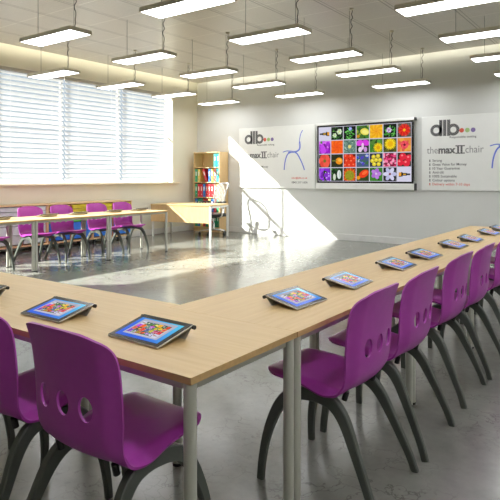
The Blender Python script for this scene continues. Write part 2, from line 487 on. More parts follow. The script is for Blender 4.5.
colX = [-8.55, -6.41, -4.25, -2.11, 0.04, 2.19]
rowY = [9.73, 8.27, 6.83, 5.40, 3.94, 2.49, 1.04, -0.41]
cn = ['nearest the windows', 'second from the windows', 'third from the windows', 'fourth from the windows', 'added unseen for fill light, fifth from the windows', 'added unseen for fill light, sixth from the windows']
rn = ['nearest the back wall', 'second from the back wall', 'third from the back wall', 'fourth from the back wall', 'fifth from the back wall', 'added unseen for fill light, sixth from the back wall', 'added unseen for fill light, seventh from the back wall', 'added unseen for fill light, eighth from the back wall']
for r, y in enumerate(rowY):
    for c, x in enumerate(colX):
        vis = (r < 4 and c < 4) or (r == 4 and c in (1, 2))
        near = (c < 5 and (r in (5, 6) or c == 4)) or (c == 5 and 2 < r < 7)  # extra panels out of view, added as fill for foreground and chair backs
        if vis or near:
            place(lp, st, (x, y, 3.0), 0, 'pendant light panel %s in the row %s' % (cn[c], rn[r]))

# ------------------------------------------------------------------ tables
TH = 0.72
def make_table():
    L_, D_ = 1.2994, 0.6794
    t = thing('classroom_table', '', 'table', group='beech topped tables of the classroom runs')
    bm = bmesh.new(); add_box(bm, (-L_ / 2, -D_ / 2, TH - 0.022), (L_ / 2, D_ / 2, TH), 0.0008)
    for f in bm.faces:
        f.normal_update(); f.material_index = 0 if f.normal.z > 0.9 else 1
    obj('table_top', bm, [WOOD, WOOD_EDGE], t)
    bm = bmesh.new(); z0, z1 = TH - 0.050, TH - 0.022
    e = 0.018
    for s in (-1, 1):
        y = s * (D_ / 2 - e - 0.014)
        add_box(bm, (-L_ / 2 + 0.05, y - 0.013, z0), (L_ / 2 - 0.05, y + 0.013, z1), 0.002)
        x = s * (L_ / 2 - e - 0.014)
        add_box(bm, (x - 0.013, -D_ / 2 + 0.05, z0), (x + 0.013, D_ / 2 - 0.05, z1), 0.002)
    obj('frame_rail', bm, RAIL, t)
    for sx in (-1, 1):
        for sy in (-1, 1):
            x = sx * (L_ / 2 - 0.024); y = sy * (D_ / 2 - 0.024)
            bm = bmesh.new(); add_cyl(bm, (x, y, 0.012), (x, y, TH - 0.022), 0.0205, n=20)
            lg = obj('leg', bm, STEEL, t, True)
            bm = bmesh.new(); add_cyl(bm, (x, y, 0.0), (x, y, 0.013), 0.0212, n=20)
            obj('foot_cap', bm, BLACKP, lg, True)
    return t
tp = make_table(); ts = []
TL = 1.30
XO, YO = -1.107, 1.232          # outer edges of the two near runs
place(tp, ts, (XO - 1.28 - TL / 2, YO + 0.3397, 0), 0, 'beech table cut by the left picture edge, next after the corner table')
Y0 = 1.842
ords = ['first', 'second', 'third', 'fourth', 'fifth', 'sixth', 'seventh', 'eighth']
for k in range(4):
    place(tp, ts, (XO - 0.3375, Y0 + (k + 0.5) * TL, 0), PI / 2,
          'beech table %s after the corner in the run towards the back wall' % ords[k])
XLF = -6.915; YE = 7.10
for k in range(3):
    place(tp, ts, (XLF - 0.3375, YE - (k + 0.5) * TL, 0), PI / 2,
          ['beech table at the teacher desk end of the run by the windows', 'middle beech table of the run by the windows, before two purple chairs', 'beech table of the window run cut by the left picture edge'][k])

# ------------------------------------------------------------------ purple chairs
def shell_mesh():
    prof = catmull([(0, -.312, .432), (0, -.306, .452), (0, -.270, .464), (0, -.19, .462), (0, -.10, .455), (0, -.01, .446), (0, .065, .442),
                    (0, .118, .456), (0, .150, .495), (0, .163, .55), (0, .168, .63), (0, .175, .71), (0, .189, .79), (0, .212, .86)], 8)
    n = len(prof); NU = 40
    bm = bmesh.new(); rows = []
    acc = [0]
    for i in range(1, n): acc.append(acc[-1] + (prof[i] - prof[i - 1]).length)
    tot = acc[-1]
    for i, p in enumerate(prof):
        v = acc[i] / tot
        t = (prof[min(i + 1, n - 1)] - prof[max(i - 1, 0)]).normalized()
        nrm = Vector((0, -t.z, t.y))                 # towards the sitter
        def sm(t): t = max(0, min(1, t)); return t * t * (3 - 2 * t)
        fwd = sm((v - .22) / .26)
        dip = sm((v - .25) / .2) * (1 - sm((v - .50) / .16))
        W = .206 + .010 * sm((p.z - .48) / .12)
        e = max(0, (p.z - .70) / .1602)
        if e > 0: W *= max(0.0, 1 - min(1, e) ** 4.2) ** (1 / 3.4)
        g = max(0, (-.17 - p.y) / .1425) if p.z < .5 else 0
        if g > 0: W *= max(0.0, 1 - min(1, g) ** 3.4) ** (1 / 3.0)
        W = max(W, .035)
        row = []
        for j in range(NU + 1):
            u = -1 + 2 * j / NU
            x = u * W
            a = min(1.0, abs(x) / .214)
            flare = max(0, (a - .74) / .26); flare = flare * flare * (3 - 2 * flare)
            q = p + Vector((x, -fwd * (.030 * a * a + .020 * flare), 0))
            q.z += (1 - sm((v - .3) / .2)) * (.008 * a * a - .014 * flare) - dip * .022 * flare
            row.append(bm.verts.new(q))
        rows.append(row)
    for i in range(n - 1):
        for j in range(NU):
            bm.faces.new((rows[i][j], rows[i][j + 1], rows[i + 1][j + 1], rows[i + 1][j]))
    bmesh.ops.recalc_face_normals(bm, faces=bm.faces)
    me = bpy.data.meshes.new('seat_shell'); bm.to_mesh(me); bm.free()
    o = bpy.data.objects.new('shell_tmp', me); COL.objects.link(o)
    so = o.modifiers.new('s', 'SOLIDIFY'); so.thickness = .009; so.offset = 0
    cut = bmesh.new()
    for x in (-.102, 0, .102):
        add_sweep(cut, [(x, .02, .618), (x, .09, .618), (x, .3, .618)], lambda i: [(.0295 * math.cos(2 * PI * k / 28), .039 * math.sin(2 * PI * k / 28)) for k in range(28)])
    cm = bpy.data.meshes.new('c'); cut.to_mesh(cm); cut.free()
    co = bpy.data.objects.new('cut_tmp', cm); COL.objects.link(co)
    bo = o.modifiers.new('b', 'BOOLEAN'); bo.object = co; bo.operation = 'DIFFERENCE'; bo.solver = 'EXACT'
    dg = bpy.context.evaluated_depsgraph_get(); dg.update()
    res = bpy.data.meshes.new_from_object(o.evaluated_get(dg))
    bpy.data.objects.remove(o); bpy.data.objects.remove(co)
    res.name = 'seat_shell'
    return res

def make_chair():
    t = thing('school_chair', '', 'chair', group='purple plastic chairs at the tables')
    sm = shell_mesh(); sm.materials.clear()
    obj('seat_shell', sm, PURPLE, t, True)
    side = [(-.285, 0.0), (-.283, .07), (-.272, .16), (-.248, .25), (-.208, .335), (-.15, .388), (-.07, .405), (.0, .401), (.055, .378), (.10, .325),
            (.145, .235), (.187, .145), (.222, .065), (.243, 0.0)]
    for s in (-1, 1):
        pts = [(s * (.172 + .052 * max(0, 1 - z / .40) ** 0.85), y, z) for y, z in side]
        pts = catmull(pts, 4); n = len(pts)
        def sec(i):
            z = pts[i].z; k = z / .41
            a = .0125 + .005 * k; b = .0155 + .0125 * k * k; c = .004
            return [(a - c, -b), (a, -b + c), (a, b - c), (a - c, b), (-a + c, b), (-a, b - c), (-a, -b + c), (-a + c, -b)]
        bm = bmesh.new(); add_sweep(bm, pts, sec)
        for v in bm.verts: v.co.z = max(v.co.z, 0.0)
        obj('leg_frame', bm, LEGGREY, t, True)
    for y, z in ((-.12, .412), (.02, .410)):
        bm = bmesh.new(); add_box(bm, (-.17, y - .02, z - .012), (.17, y + .02, z + .012), .005)
        obj('cross_bar', bm, LEGGREY, t)
    for s in (-1, 1):
        bm = bmesh.new(); add_cyl(bm, (s * .14, .075, .40), (s * .14, .085, .437), .012, n=12)
        obj('fixing_boss', bm, BLACKP, t, True)
    return t
# corner table: its far right corner is notched for the run towards the back wall
t = thing('classroom_table', 'beech table at the corner of the two near runs, two tablets on it', 'table', (XO, YO, 0), 0, 'beech topped tables of the classroom runs')
pl = [(-1.2794, 0), (0, 0), (0, .6094), (-.6806, .6094), (-.6806, .6794), (-1.2794, .6794)]
bm = bmesh.new()
A = [bm.verts.new((x, y, TH - .022)) for x, y in pl]; B = [bm.verts.new((x, y, TH)) for x, y in pl]
bm.faces.new(list(reversed(A))).material_index = 1; bm.faces.new(B)
for i in range(6): bm.faces.new((A[i], A[(i + 1) % 6], B[(i + 1) % 6], B[i])).material_index = 1
obj('table_top', bm, [WOOD, WOOD_EDGE], t)
bm = bmesh.new(); z0, z1 = TH - .050, TH - .022
add_box(bm, (-1.23, .019, z0), (-.05, .045, z1), .002); add_box(bm, (-1.23, .57, z0), (-.05, .596, z1), .002)
add_box(bm, (-.045, .05, z0), (-.019, .56, z1), .002); add_box(bm, (-1.266, .05, z0), (-1.24, .56, z1), .002)
obj('frame_rail', bm, RAIL, t)
for x, y in ((-.024, .024), (-.024, .585), (-1.255, .024), (-1.255, .585)):
    bm = bmesh.new(); add_cyl(bm, (x, y, .012), (x, y, TH - .022), .0205, n=20); lg = obj('leg', bm, STEEL, t, True)
    bm = bmesh.new(); add_cyl(bm, (x, y, 0), (x, y, .013), .0212, n=20); obj('foot_cap', bm, BLACKP, lg, True)

cp = make_chair(); cs = []
# right-hand run: sitters face -X
RC = [2.22, 2.78, 3.50, 4.06, 4.80, 5.36, 6.09]
for k, y in enumerate(RC):
    place(cp, cs, (-1.10 + [0, .004, -.006, .003, 0, .005, -.004][k], y, 0), -PI / 2 + [0, .012, -.01, .008, 0, .01, 0][k],
          'purple plastic chair %s from the corner along the run towards the back wall' % ords[k])
for k, (x, lab) in enumerate(((-1.478, 'purple chair with three holes in its back, nearest the camera at the corner table'),
                             (-2.03, 'purple chair at the left picture edge, beside the nearest purple chair'),
                             (-2.74, 'purple chair mostly beyond the left picture edge at the near table run'))):
    place(cp, cs, (x, 1.225, 0), PI, lab)
LC = [6.775, 6.205, 5.50, 4.945, 4.19]
LL = ['purple chair nearest the teacher desk in the window table run', 'purple chair second from the teacher desk in the window table run',
      'purple chair third from the teacher desk, before yellow green and blue trays', 'purple chair fourth from the teacher desk, before the grey trays',
      'purple chair at the left picture edge in the window run, only its seat showing']
for k, y in enumerate(LC):
    place(cp, cs, (-7.60, y, 0), PI / 2, LL[k])

# ------------------------------------------------------------------ flower photo grid (screen picture)
class Paint:
    """coloured polygons in the x-y plane, layered by tiny steps"""
    def __init__(s): s.v = []; s.f = []; s.c = []; s.z = 0.0
    def poly(s, pts, col):
        i = len(s.v); s.v += [(x, y, s.z) for x, y in pts]; s.f.append(list(range(i, i + len(pts)))); s.c.append(lin(col)); s.z += 0.000004
    def rect(s, x0, y0, x1, y1, col): s.poly([(x0, y0), (x1, y0), (x1, y1), (x0, y1)], col)
    def ell(s, x, y, rx, ry, col, a=0.0, n=14, clip=None):
        ca, sa = math.cos(a), math.sin(a); pts = []
        for k in range(n):
            t = 2 * PI * k / n; px, py = rx * math.cos(t), ry * math.sin(t)
            q = [x + px * ca - py * sa, y + px * sa + py * ca]
            if clip: q[0] = min(max(q[0], clip[0]), clip[2]); q[1] = min(max(q[1], clip[1]), clip[3])
            pts.append(tuple(q))
        s.poly(pts, col)
    def mesh(s, name):
        me = bpy.data.meshes.new(name); me.from_pydata(s.v, [], s.f)
        a = me.color_attributes.new('Col', 'FLOAT_COLOR', 'CORNER'); k = 0
        for p, c in zip(me.polygons, s.c):
            for li in p.loop_indices: a.data[li].color = (*c, 1)
        me.update(); return me

def grid_mesh(name, W, H):
    P = Paint(); R = random.Random(11)
    P.rect(0, 0, W, H, (206, 204, 222)); P.z = 0.0002
    cw, ch = W / 7, H / 4
    def tile(cx, cy):
        g = 0.03
        x0, y0 = cx * cw + g * cw, H - (cy + 1) * ch + g * ch
        return x0, y0, x0 + cw * (1 - 2 * g), y0 + ch * (1 - 2 * g)
    def E(b, u, v, ru, rv, col, a=0.0, n=14):
        w, h = b[2] - b[0], b[3] - b[1]
        P.ell(b[0] + u * w, b[1] + v * h, ru * w, rv * w, col, a, n, b)
    def flower(b, u, v, r, n, col, col2, cen, cr=0.28, wid=0.42, ph=0.0):
        for k in range(n):
            a = 2 * PI * k / n + ph
            E(b, u + .55 * r * math.cos(a), v + .55 * r * math.sin(a), r * .5, r * wid, col if k % 2 else col2, a, 10)
        E(b, u, v, r * cr, r * cr, cen)
    def blobs(b, n, cols, r0, r1, u0=0, u1=1, v0=0, v1=1, asp=1.0):
        for k in range(n):
            r = R.uniform(r0, r1)
            E(b, R.uniform(u0, u1), R.uniform(v0, v1), r, r * asp, R.choice(cols), R.uniform(0, PI), 10)
    def torch(b, flip):
        f = (lambda u: 1 - u) if flip else (lambda u: u)
        w, h = b[2] - b[0], b[3] - b[1]
        def rc(u0, v0, u1, v1, c): P.rect(b[0] + min(f(u0), f(u1)) * w, b[1] + v0 * h, b[0] + max(f(u0), f(u1)) * w, b[1] + v1 * h, c)
        rc(.06, .44, .55, .56, (22, 20, 20)); rc(.3, .40, .62, .60, (38, 34, 32)); rc(.62, .34, .72, .66, (40, 36, 34))
        rc(.72, .36, .9, .64, (232, 160, 40)); rc(.72, .32, .9, .38, (60, 50, 40)); rc(.38, .46, .58, .54, (220, 170, 40))
    G = [(40, 90, 30), (60, 130, 40), (90, 160, 60), (30, 70, 30)]
    for r in range(4):
        for c in range(7):
            b = tile(c, r); k = (r, c)
            bg = {(0, 0): (214, 212, 232), (3, 6): (214, 212, 232), (0, 1): (8, 16, 8), (0, 2): (6, 12, 8), (0, 3): (70, 110, 40), (0, 4): (226, 176, 20),
                  (0, 5): (6, 14, 6), (0, 6): (84, 80, 70), (1, 0): (110, 20, 140), (1, 1): (226, 84, 8), (1, 2): (96, 128, 116), (1, 3): (24, 40, 20),
                  (1, 4): (80, 130, 50), (1, 5): (84, 90, 30), (1, 6): (224, 142, 60), (2, 0): (60, 60, 40), (2, 1): (40, 44, 14), (2, 2): (110, 24, 10),
                  (2, 3): (70, 90, 120), (2, 4): (40, 50, 70), (2, 5): (130, 30, 60), (2, 6): (60, 44, 36), (3, 0): (40, 56, 24), (3, 1): (16, 46, 16),
                  (3, 2): (60, 34, 14), (3, 3): (50, 70, 30), (3, 4): (60, 130, 40), (3, 5): (26, 26, 30)}[k]
            P.rect(b[0], b[1], b[2], b[3], bg)
            if k == (0, 0): torch(b, False)
            elif k == (3, 6): torch(b, True)
            elif k == (0, 1):
                blobs(b, 26, G, .05, .13, asp=.5); flower(b, .7, .62, .22, 6, (224, 236, 210), (190, 214, 170), (230, 230, 120)); flower(b, .3, .35, .18, 6, (210, 230, 196), (180, 206, 160), (210, 220, 110))
            elif k == (0, 2):
                blobs(b, 30, [(70, 170, 60), (110, 200, 90), (40, 110, 40)], .05, .14, .2, .8, 0, .9, .4); flower(b, .55, .8, .14, 6, (130, 150, 230), (170, 180, 240), (220, 220, 250))
            elif k == (0, 3):
                blobs(b, 18, G + [(150, 170, 50)], .06, .16); E(b, .66, .52, .36, .25, (236, 224, 90), -.25, 20); E(b, .7, .5, .26, .15, (246, 238, 130), -.25); E(b, .12, .2, .14, .12, (200, 140, 20))
            elif k == (0, 4):
                for q in range(4): flower(b, .5, .5, .62 - q * .14, 16, (250, 200 - q * 12, 30), (236, 170, 14), (220, 130, 10), .2, .16, q * .2)
            elif k == (0, 5):
                blobs(b, 28, [(60, 150, 50), (100, 190, 80), (36, 96, 36)], .06, .2, .1, .9, .1, .9, .3); flower(b, .42, .55, .2, 7, (190, 160, 210), (220, 200, 230), (120, 80, 140))
            elif k == (0, 6):
                blobs(b, 30, [(110, 104, 94), (60, 54, 46), (140, 130, 120)], .04, .1); flower(b, .5, .5, .46, 16, (230, 40, 20), (206, 20, 12), (250, 180, 30), .22, .16)
            elif k == (1, 0): blobs(b, 40, [(176, 40, 214), (200, 70, 236), (150, 20, 190), (220, 110, 240)], .08, .18); E(b, .2, .9, .1, .1, (80, 140, 60))
            elif k == (1, 1):
                for q in range(5): flower(b, .5, .5, .7 - q * .13, 14, (250, 120 - q * 10, 10), (238, 90, 8), (200, 60, 6), .2, .2, q * .25)
            elif k == (1, 2):
                blobs(b, 60, [(150, 180, 166), (70, 100, 90), (120, 156, 140), (170, 196, 180)], .03, .09, asp=.5); E(b, .5, .5, .14, .14, (230, 220, 130))
            elif k == (1, 3):
                E(b, .25, .75, .3, .22, (226, 70, 226), .3); E(b, .75, .75, .3, .22, (216, 60, 220), -.3); E(b, .5, .5, .1, .26, (240, 200, 240)); E(b, .3, .25, .16, .2, (230, 210, 236)); E(b, .72, .25, .14, .2, (200, 150, 210))
            elif k == (1, 4):
                blobs(b, 16, G, .08, .2); flower(b, .66, .36, .36, 18, (246, 214, 20), (230, 190, 10), (226, 166, 10), .4, .12)
            elif k == (1, 5):
                blobs(b, 14, [(110, 110, 40), (60, 66, 24)], .08, .2); flower(b, .52, .6, .42, 20, (250, 222, 30), (240, 200, 20), (236, 180, 10), .5, .12)
            elif k == (1, 6):
                blobs(b, 20, [(232, 120, 80), (236, 170, 70), (220, 96, 70)], .08, .2); flower(b, .52, .5, .3, 9, (226, 60, 80), (240, 90, 100), (120, 20, 40), .3)
            elif k == (2, 0): flower(b, .5, .5, .52, 6, (240, 90, 70), (226, 70, 56), (120, 110, 40), .25, .52)
            elif k == (2, 1): E(b, .68, .48, .3, .26, (240, 150, 20)); E(b, .74, .54, .14, .12, (250, 190, 70)); E(b, .28, .5, .24, .05, (110, 120, 40))
            elif k == (2, 2):
                for (u, v) in ((.2, .8), (.6, .78), (.9, .6), (.28, .45), (.66, .42), (.15, .12), (.5, .12), (.86, .14)):
                    E(b, u, v, .22, .21, (226, 54, 20)); E(b, u - .05, v + .06, .07, .06, (250, 130, 90))
            elif k == (2, 3): blobs(b, 26, [(50, 70, 200), (80, 60, 190), (120, 130, 220), (60, 110, 60), (190, 200, 220)], .06, .16, asp=.55)
            elif k == (2, 4):
                for (u, v) in ((.3, .75), (.65, .8), (.2, .45), (.5, .5), (.8, .5), (.35, .2), (.7, .2)): E(b, u, v, .16, .15, (226, 206, 40)); E(b, u, v + .03, .07, .06, (246, 236, 110))
            elif k == (2, 5): blobs(b, 34, [(236, 70, 130), (250, 130, 170), (210, 40, 100), (246, 170, 196)], .07, .17, asp=.6)
            elif k == (2, 6):
                for (u, v) in ((.4, .72), (.85, .6), (.2, .3), (.66, .25)): E(b, u, v, .26, .25, (226, 36, 60)); E(b, u - .06, v + .08, .08, .07, (250, 130, 140))
            elif k == (3, 0): blobs(b, 24, [(130, 40, 200), (160, 70, 226), (110, 20, 170)], .1, .2); blobs(b, 5, [(230, 220, 240)], .03, .05)
            elif k == (3, 1):
                blobs(b, 14, G, .06, .2, asp=.3); E(b, .68, .5, .17, .34, (226, 236, 230)); E(b, .72, .5, .06, .28, (196, 212, 204)); E(b, .28, .3, .12, .26, (210, 222, 200))
            elif k == (3, 2):
                flower(b, .5, .42, .62, 22, (226, 110, 20), (200, 70, 16), (150, 150, 30), .62, .12); blobs(b, 20, [(170, 160, 40), (130, 130, 30)], .03, .06, .2, .8, .15, .7)
            elif k == (3, 3): E(b, .6, .55, .42, .26, (236, 60, 20), .5); E(b, .66, .62, .24, .12, (250, 110, 50), .5); E(b, .15, .25, .16, .14, (230, 150, 20))
            elif k == (3, 4):
                blobs(b, 16, G + [(110, 180, 70)], .08, .18); flower(b, .5, .55, .4, 5, (176, 110, 210), (190, 130, 220), (220, 200, 230), .2, .4)
            elif k == (3, 5):
                blobs(b, 14, [(60, 70, 50), (90, 90, 90)], .05, .12); flower(b, .5, .52, .5, 6, (216, 214, 240), (190, 190, 226), (130, 60, 70), .18, .3)
            # frame the tile again so blooms clip cleanly at its border
    return P.mesh(name)

# ------------------------------------------------------------------ tablets
def make_tablet():
    """origin on the table under its centre; sitter side is +Y, hinge side -Y"""
    t = thing('tablet', '', 'tablet', group='tablets standing on the tables')
    W_, D_ = .268, .187
    a = math.radians(12.5)
    base = bpy.data.objects.new('hold', None)
    M = Matrix.Translation((0, D_ / 2 * math.cos(a), .0015)) @ Matrix.Rotation(-a, 4, 'X')   # slab runs from +Y low edge to -Y high edge
    def put(name, bm, mat, parent=t, smooth=False):
        bm.transform(M); return obj(name, bm, mat, parent, smooth)
    body = bmesh.new(); add_box(body, (-W_ / 2, -D_, 0), (W_ / 2, 0, .007), .0022)
    put('casing', body, TABSILVER)
    fr = bmesh.new(); add_box(fr, (-W_ / 2 + .002, -D_ + .002, .0066), (W_ / 2 - .002, -.002, .0076), .0004)
    put('bezel', fr, BEZEL)
    sx, sy0, sy1 = W_ / 2 - .022, -D_ + .026, -.018
    sc = bmesh.new()
    vs = [sc.verts.new((-x, -y, .0079)) for x, y in ((sx, -sy1), (-sx, -sy1), (-sx, -sy0), (sx, -sy0))]
    vs = [sc.verts.new(p) for p in ((sx, sy1, .0079), (sx, sy0, .0079), (-sx, sy0, .0079), (-sx, sy1, .0079))]
    for v in [v for v in sc.verts if not v.link_faces and v not in vs]: sc.verts.remove(v)
    f = sc.faces.new(vs); f.normal_update()
    if f.normal.z < 0: f.normal_flip()
    scr = put('screen', sc, TABSCREEN)
    pg = bmesh.new()
    px = sx * .80; py0, py1 = sy0 + .008, sy1 - .018
    def quad(b_, x0, y0, x1, y1, z):
        ff = b_.faces.new([b_.verts.new(p) for p in ((x0, y0, z), (x1, y0, z), (x1, y1, z), (x0, y1, z))])
    quad(pg, -px, py0, px, py1, .0082)
    put('page', pg, PAGE, scr)
    return t, M, (px, py0, py1), scr
PAGE = emat('lit_white_page', (0.50, 0.50, 0.60), 0.9)
tb, MT, (px, py0, py1), scr = make_tablet()
gw, gh = px * 1.72, (py1 - py0) * .80
gm = grid_mesh('photo_grid', gw, gh)
gm.transform(MT @ Matrix.Translation((px * .86, py1 - .006, .0085)) @ Matrix.Rotation(PI, 4, 'Z'))
obj('photo_grid', gm, PICTURE, scr)
hy, hz_ = .187 / 2 * math.cos(math.radians(12.5)) - .187 * math.cos(math.radians(12.5)), .0015 + .187 * math.sin(math.radians(12.5))
bm = bmesh.new(); add_cyl(bm, (-.139, hy + .004, hz_ - .003), (.139, hy + .004, hz_ - .003), .0065, n=14)
obj('hinge_rod', bm, BRONZE, tb, True)
for s in (-1, 1):
    bm = bmesh.new(); add_cyl(bm, (s * .134, hy + .004, hz_ - .003), (s * .143, hy + .004, hz_ - .003), .008, n=14)
    obj('hinge_cap', bm, BLACKP, tb, True)
bm = bmesh.new()
vs = [(-.125, hy + .004, hz_ - .004), (.125, hy + .004, hz_ - .004), (.125, hy - .012 + .05, .0005), (-.125, hy - .012 + .05, .0005)]
A = [bm.verts.new(v) for v in vs]; B = [bm.verts.new((v[0], v[1] - .004, v[2])) for v in vs]
bm.faces.new(A); bm.faces.new(list(reversed(B)))
for i in range(4): bm.faces.new((A[i], B[i], B[(i + 1) % 4], A[(i + 1) % 4]))
bmesh.ops.recalc_face_normals(bm, faces=bm.faces)
obj('kickstand', bm, TABSILVER, tb)
tbs = []
for k, y in enumerate(RC + [6.64]):
    place(tb, tbs, (-1.366, y + .045, TH), -PI / 2 + [-.03, .05, .03, -.02, .02, .05, .03, 0][k],
          'black tablet showing flower photos, %s after the corner on the run to the back wall' % ords[k])
for x, lab, r in ((-1.514, 'black tablet with flower photos at the corner table, nearest the table corner', -.015),
                  (-2.085, 'black tablet with flower photos, second from the corner along the near table run', .02),
                  (-2.76, 'black tablet cut by the left picture edge on the near table run', 0)):
    place(tb, tbs, (x, 1.462, TH), PI + r, lab)
for k, y in enumerate(LC):
    place(tb, tbs, (-7.34, y + .02, TH), PI / 2 + [.05, -.04, .02, -.03, 0][k],
          'tablet turned away, %s from the teacher desk on the window table run' % ords[k])

# ------------------------------------------------------------------ writing
def text_bm(s, size, bold=0.0, width=None):
    cu = bpy.data.curves.new('txt', 'FONT'); cu.body = s; cu.size = size; cu.offset = bold; cu.resolution_u = 3
    o = bpy.data.objects.new('txt', cu); COL.objects.link(o)
    dg = bpy.context.evaluated_depsgraph_get(); dg.update()
    me = bpy.data.meshes.new_from_object(o.evaluated_get(dg))
    bpy.data.objects.remove(o)
    bm = bmesh.new(); bm.from_mesh(me); bpy.data.meshes.remove(me)
    xs = [v.co.x for v in bm.verts]
    x0, x1 = min(xs), max(xs)
    k = (width / (x1 - x0)) if width else 1.0
    for v in bm.verts: v.co = Vector(((v.co.x - x0) * k, 0, v.co.y))
    return bm, (x1 - x0) * k
def put_text(dst, s, x, z, size, bold=0.0, width=None, y=0.0):
    b, w = text_bm(s, size, bold, width); merge(dst, b, 0, Matrix.Translation((x, y, z))); return w

def ring(bm, cx, cz, r0, r1, n=28, y=0.0):
    A = [bm.verts.new((cx + r0 * math.cos(2 * PI * k / n), y, cz + r0 * math.sin(2 * PI * k / n))) for k in range(n)]
    B = [bm.verts.new((cx + r1 * math.cos(2 * PI * k / n), y, cz + r1 * math.sin(2 * PI * k / n))) for k in range(n)]
    for k in range(n): bm.faces.new((A[k], A[(k + 1) % n], B[(k + 1) % n], B[k]))
def disc(bm, cx, cz, r, n=24, y=0.0):
    bm.faces.new([bm.verts.new((cx + r * math.cos(2 * PI * k / n), y, cz + r * math.sin(2 * PI * k / n))) for k in range(n)])
def bar(bm, x0, z0, x1, z1, y=0.0):
    bm.faces.new([bm.verts.new(p) for p in ((x0, y, z0), (x1, y, z0), (x1, y, z1), (x0, y, z1))])

def make_board(x, label):
    BW, BH = 2.035, 1.385
    t = thing('display_board', label, 'board', (x, YB, 2.447), 0, 'white printed boards on the back wall')
    bm = bmesh.new(); add_box(bm, (0, -.032, -BH), (BW, -.001, 0), .004, 0, 2)
    obj('board_panel', bm, BOARD, t)
    f = -.0335
    bm = bmesh.new()
    ring(bm, .275, -.265, .055, .11, y=f); bar(bm, .33, -.375, .388, -.075, f)
    bar(bm, .402, -.375, .46, -.075, f); bar(bm, .474, -.375, .532, -.075, f - .0002); ring(bm, .587, -.265, .055, .11, y=f - .0004)
    obj('logo_letters', bm, HATCH, t)
    for cx, m in ((.735, INKR), (.835, INKG), (.935, INKV)):
        bm = bmesh.new(); disc(bm, cx, -.285, .041, y=f); obj('logo_dot', bm, m, t)
    bm = bmesh.new(); put_text(bm, 'Responsible seating', .52, -.42, .055, .0005, .47, f); obj('tagline', bm, INK, t)
    bm = bmesh.new(); put_text(bm, 'the', .10, -.695, .185, 0, .205, f); obj('title_light', bm, INKL, t)
    bm = bmesh.new(); put_text(bm, 'chair', .80, -.695, .185, 0, .315, f); obj('title_light', bm, INKL, t)
    bm = bmesh.new(); put_text(bm, 'max', .315, -.695, .185, .007, .315, f)
    for xx in (.655, .715): bar(bm, xx, -.705, xx + .035, -.555, f)
    bar(bm, .625, -.575, .79, -.555, f - .0002); bar(bm, .625, -.71, .79, -.69, f - .0002)
    obj('title_bold', bm, HATCH, t)
    rows = ['Strong', 'Great Value for Money', '10 Year Guarantee', 'Anti-tilt', '100% Sustainable', 'Colour options', 'Delivery within 7-10 days']
    for i, s in enumerate(rows):
        z = -.85 - i * .0735
        bm = bmesh.new(); put_text(bm, s, .205, z, .066, .0006, None, f); obj('list_line', bm, INKR if i == 6 else INK, t)
        bm = bmesh.new(); disc(bm, .155, z + .03, .012, 10, f); bar(bm, .142, z, .168, z + .012, f); bar(bm, .15, z + .01, .16, z + .03, f - .0002); obj('list_bullet', bm, INKR if i == 6 else INK, t)
    # blue sketched chair in side view
    bm = bmesh.new()
    def stroke(pts, w0, w1):
        P = catmull([(a, 0, c) for a, c in pts], 6); n = len(P)
        for i in range(n - 1):
            d0 = (P[min(i + 1, n - 1)] - P[max(i - 1, 0)]).normalized(); d1 = (P[min(i + 2, n - 1)] - P[i]).normalized()
            n0 = Vector((-d0.z, 0, d0.x)); n1 = Vector((-d1.z, 0, d1.x))
            a0 = .75 * (w0 + (w1 - w0) * i / (n - 1)); a1 = .75 * (w0 + (w1 - w0) * (i + 1) / (n - 1))
            bm.faces.new([bm.verts.new(q + Vector((0, f - .0001 * stroke.k, 0))) for q in (P[i] + n0 * a0, P[i] - n0 * a0, P[i + 1] - n1 * a1, P[i + 1] + n1 * a1)])
        stroke.k += 1
    stroke.k = 0
    stroke([(1.73, -.12), (1.685, -.19), (1.655, -.30), (1.645, -.40), (1.648, -.49), (1.62, -.545), (1.54, -.575), (1.42, -.565), (1.32, -.56), (1.22, -.585)], .012, .013)
    stroke([(1.66, -.36), (1.672, -.46), (1.655, -.53), (1.60, -.575), (1.50, -.595), (1.36, -.585)], .012, .014)
    stroke([(1.44, -.59), (1.36, -.62), (1.305, -.71), (1.27, -.84), (1.255, -.98)], .02, .017)
    stroke([(1.54, -.59), (1.60, -.64), (1.67, -.75), (1.735, -.88), (1.775, -.985)], .022, .017)
    obj('chair_sketch', bm, INKB, t)
    bm = bmesh.new(); put_text(bm, 'info@dlb.co.uk', 1.45, -1.175, .055, .0006, .40, f); obj('contact_text', bm, INKR, t)
    bm = bmesh.new(); put_text(bm, '0845 217 1630', 1.45, -1.275, .06, .0006, .40, f); obj('contact_text', bm, INK, t)
    return t
make_board(-7.885, 'white printed board with a blue chair sketch, left of the flower screen')
make_board(-3.545, 'white printed board right of the flower screen, cut by the picture edge')

# ------------------------------------------------------------------ wall screen
sx0, sx1, sz0, sz1 = -5.765, -3.685, 1.185, 2.395
t = thing('wall_screen', 'large wall screen showing a grid of flower photos', 'screen', (sx0, YB, sz0))
W_, H_ = sx1 - sx0, sz1 - sz0
bm = bmesh.new(); add_box(bm, (0.02, -.085, 0.02), (W_ - 0.02, -.001, H_ - 0.02)); obj('screen_body', bm, BLACKP, t)
bm = bmesh.new()
e = .036
for lo, hi in (((0, -.095, 0), (W_, -.08, e)), ((0, -.095, H_ - e), (W_, -.08, H_)), ((0, -.095, e), (e, -.08, H_ - e)), ((W_ - e, -.095, e), (W_, -.08, H_ - e))):
    add_box(bm, lo, hi, .003)
obj('bezel', bm, BEZEL, t)
gm = grid_mesh('photo_grid', W_ - 2 * e, H_ - 2 * e)
gm.transform(Matrix.Translation((e, -.087, e)) @ Matrix.Rotation(PI / 2, 4, 'X'))
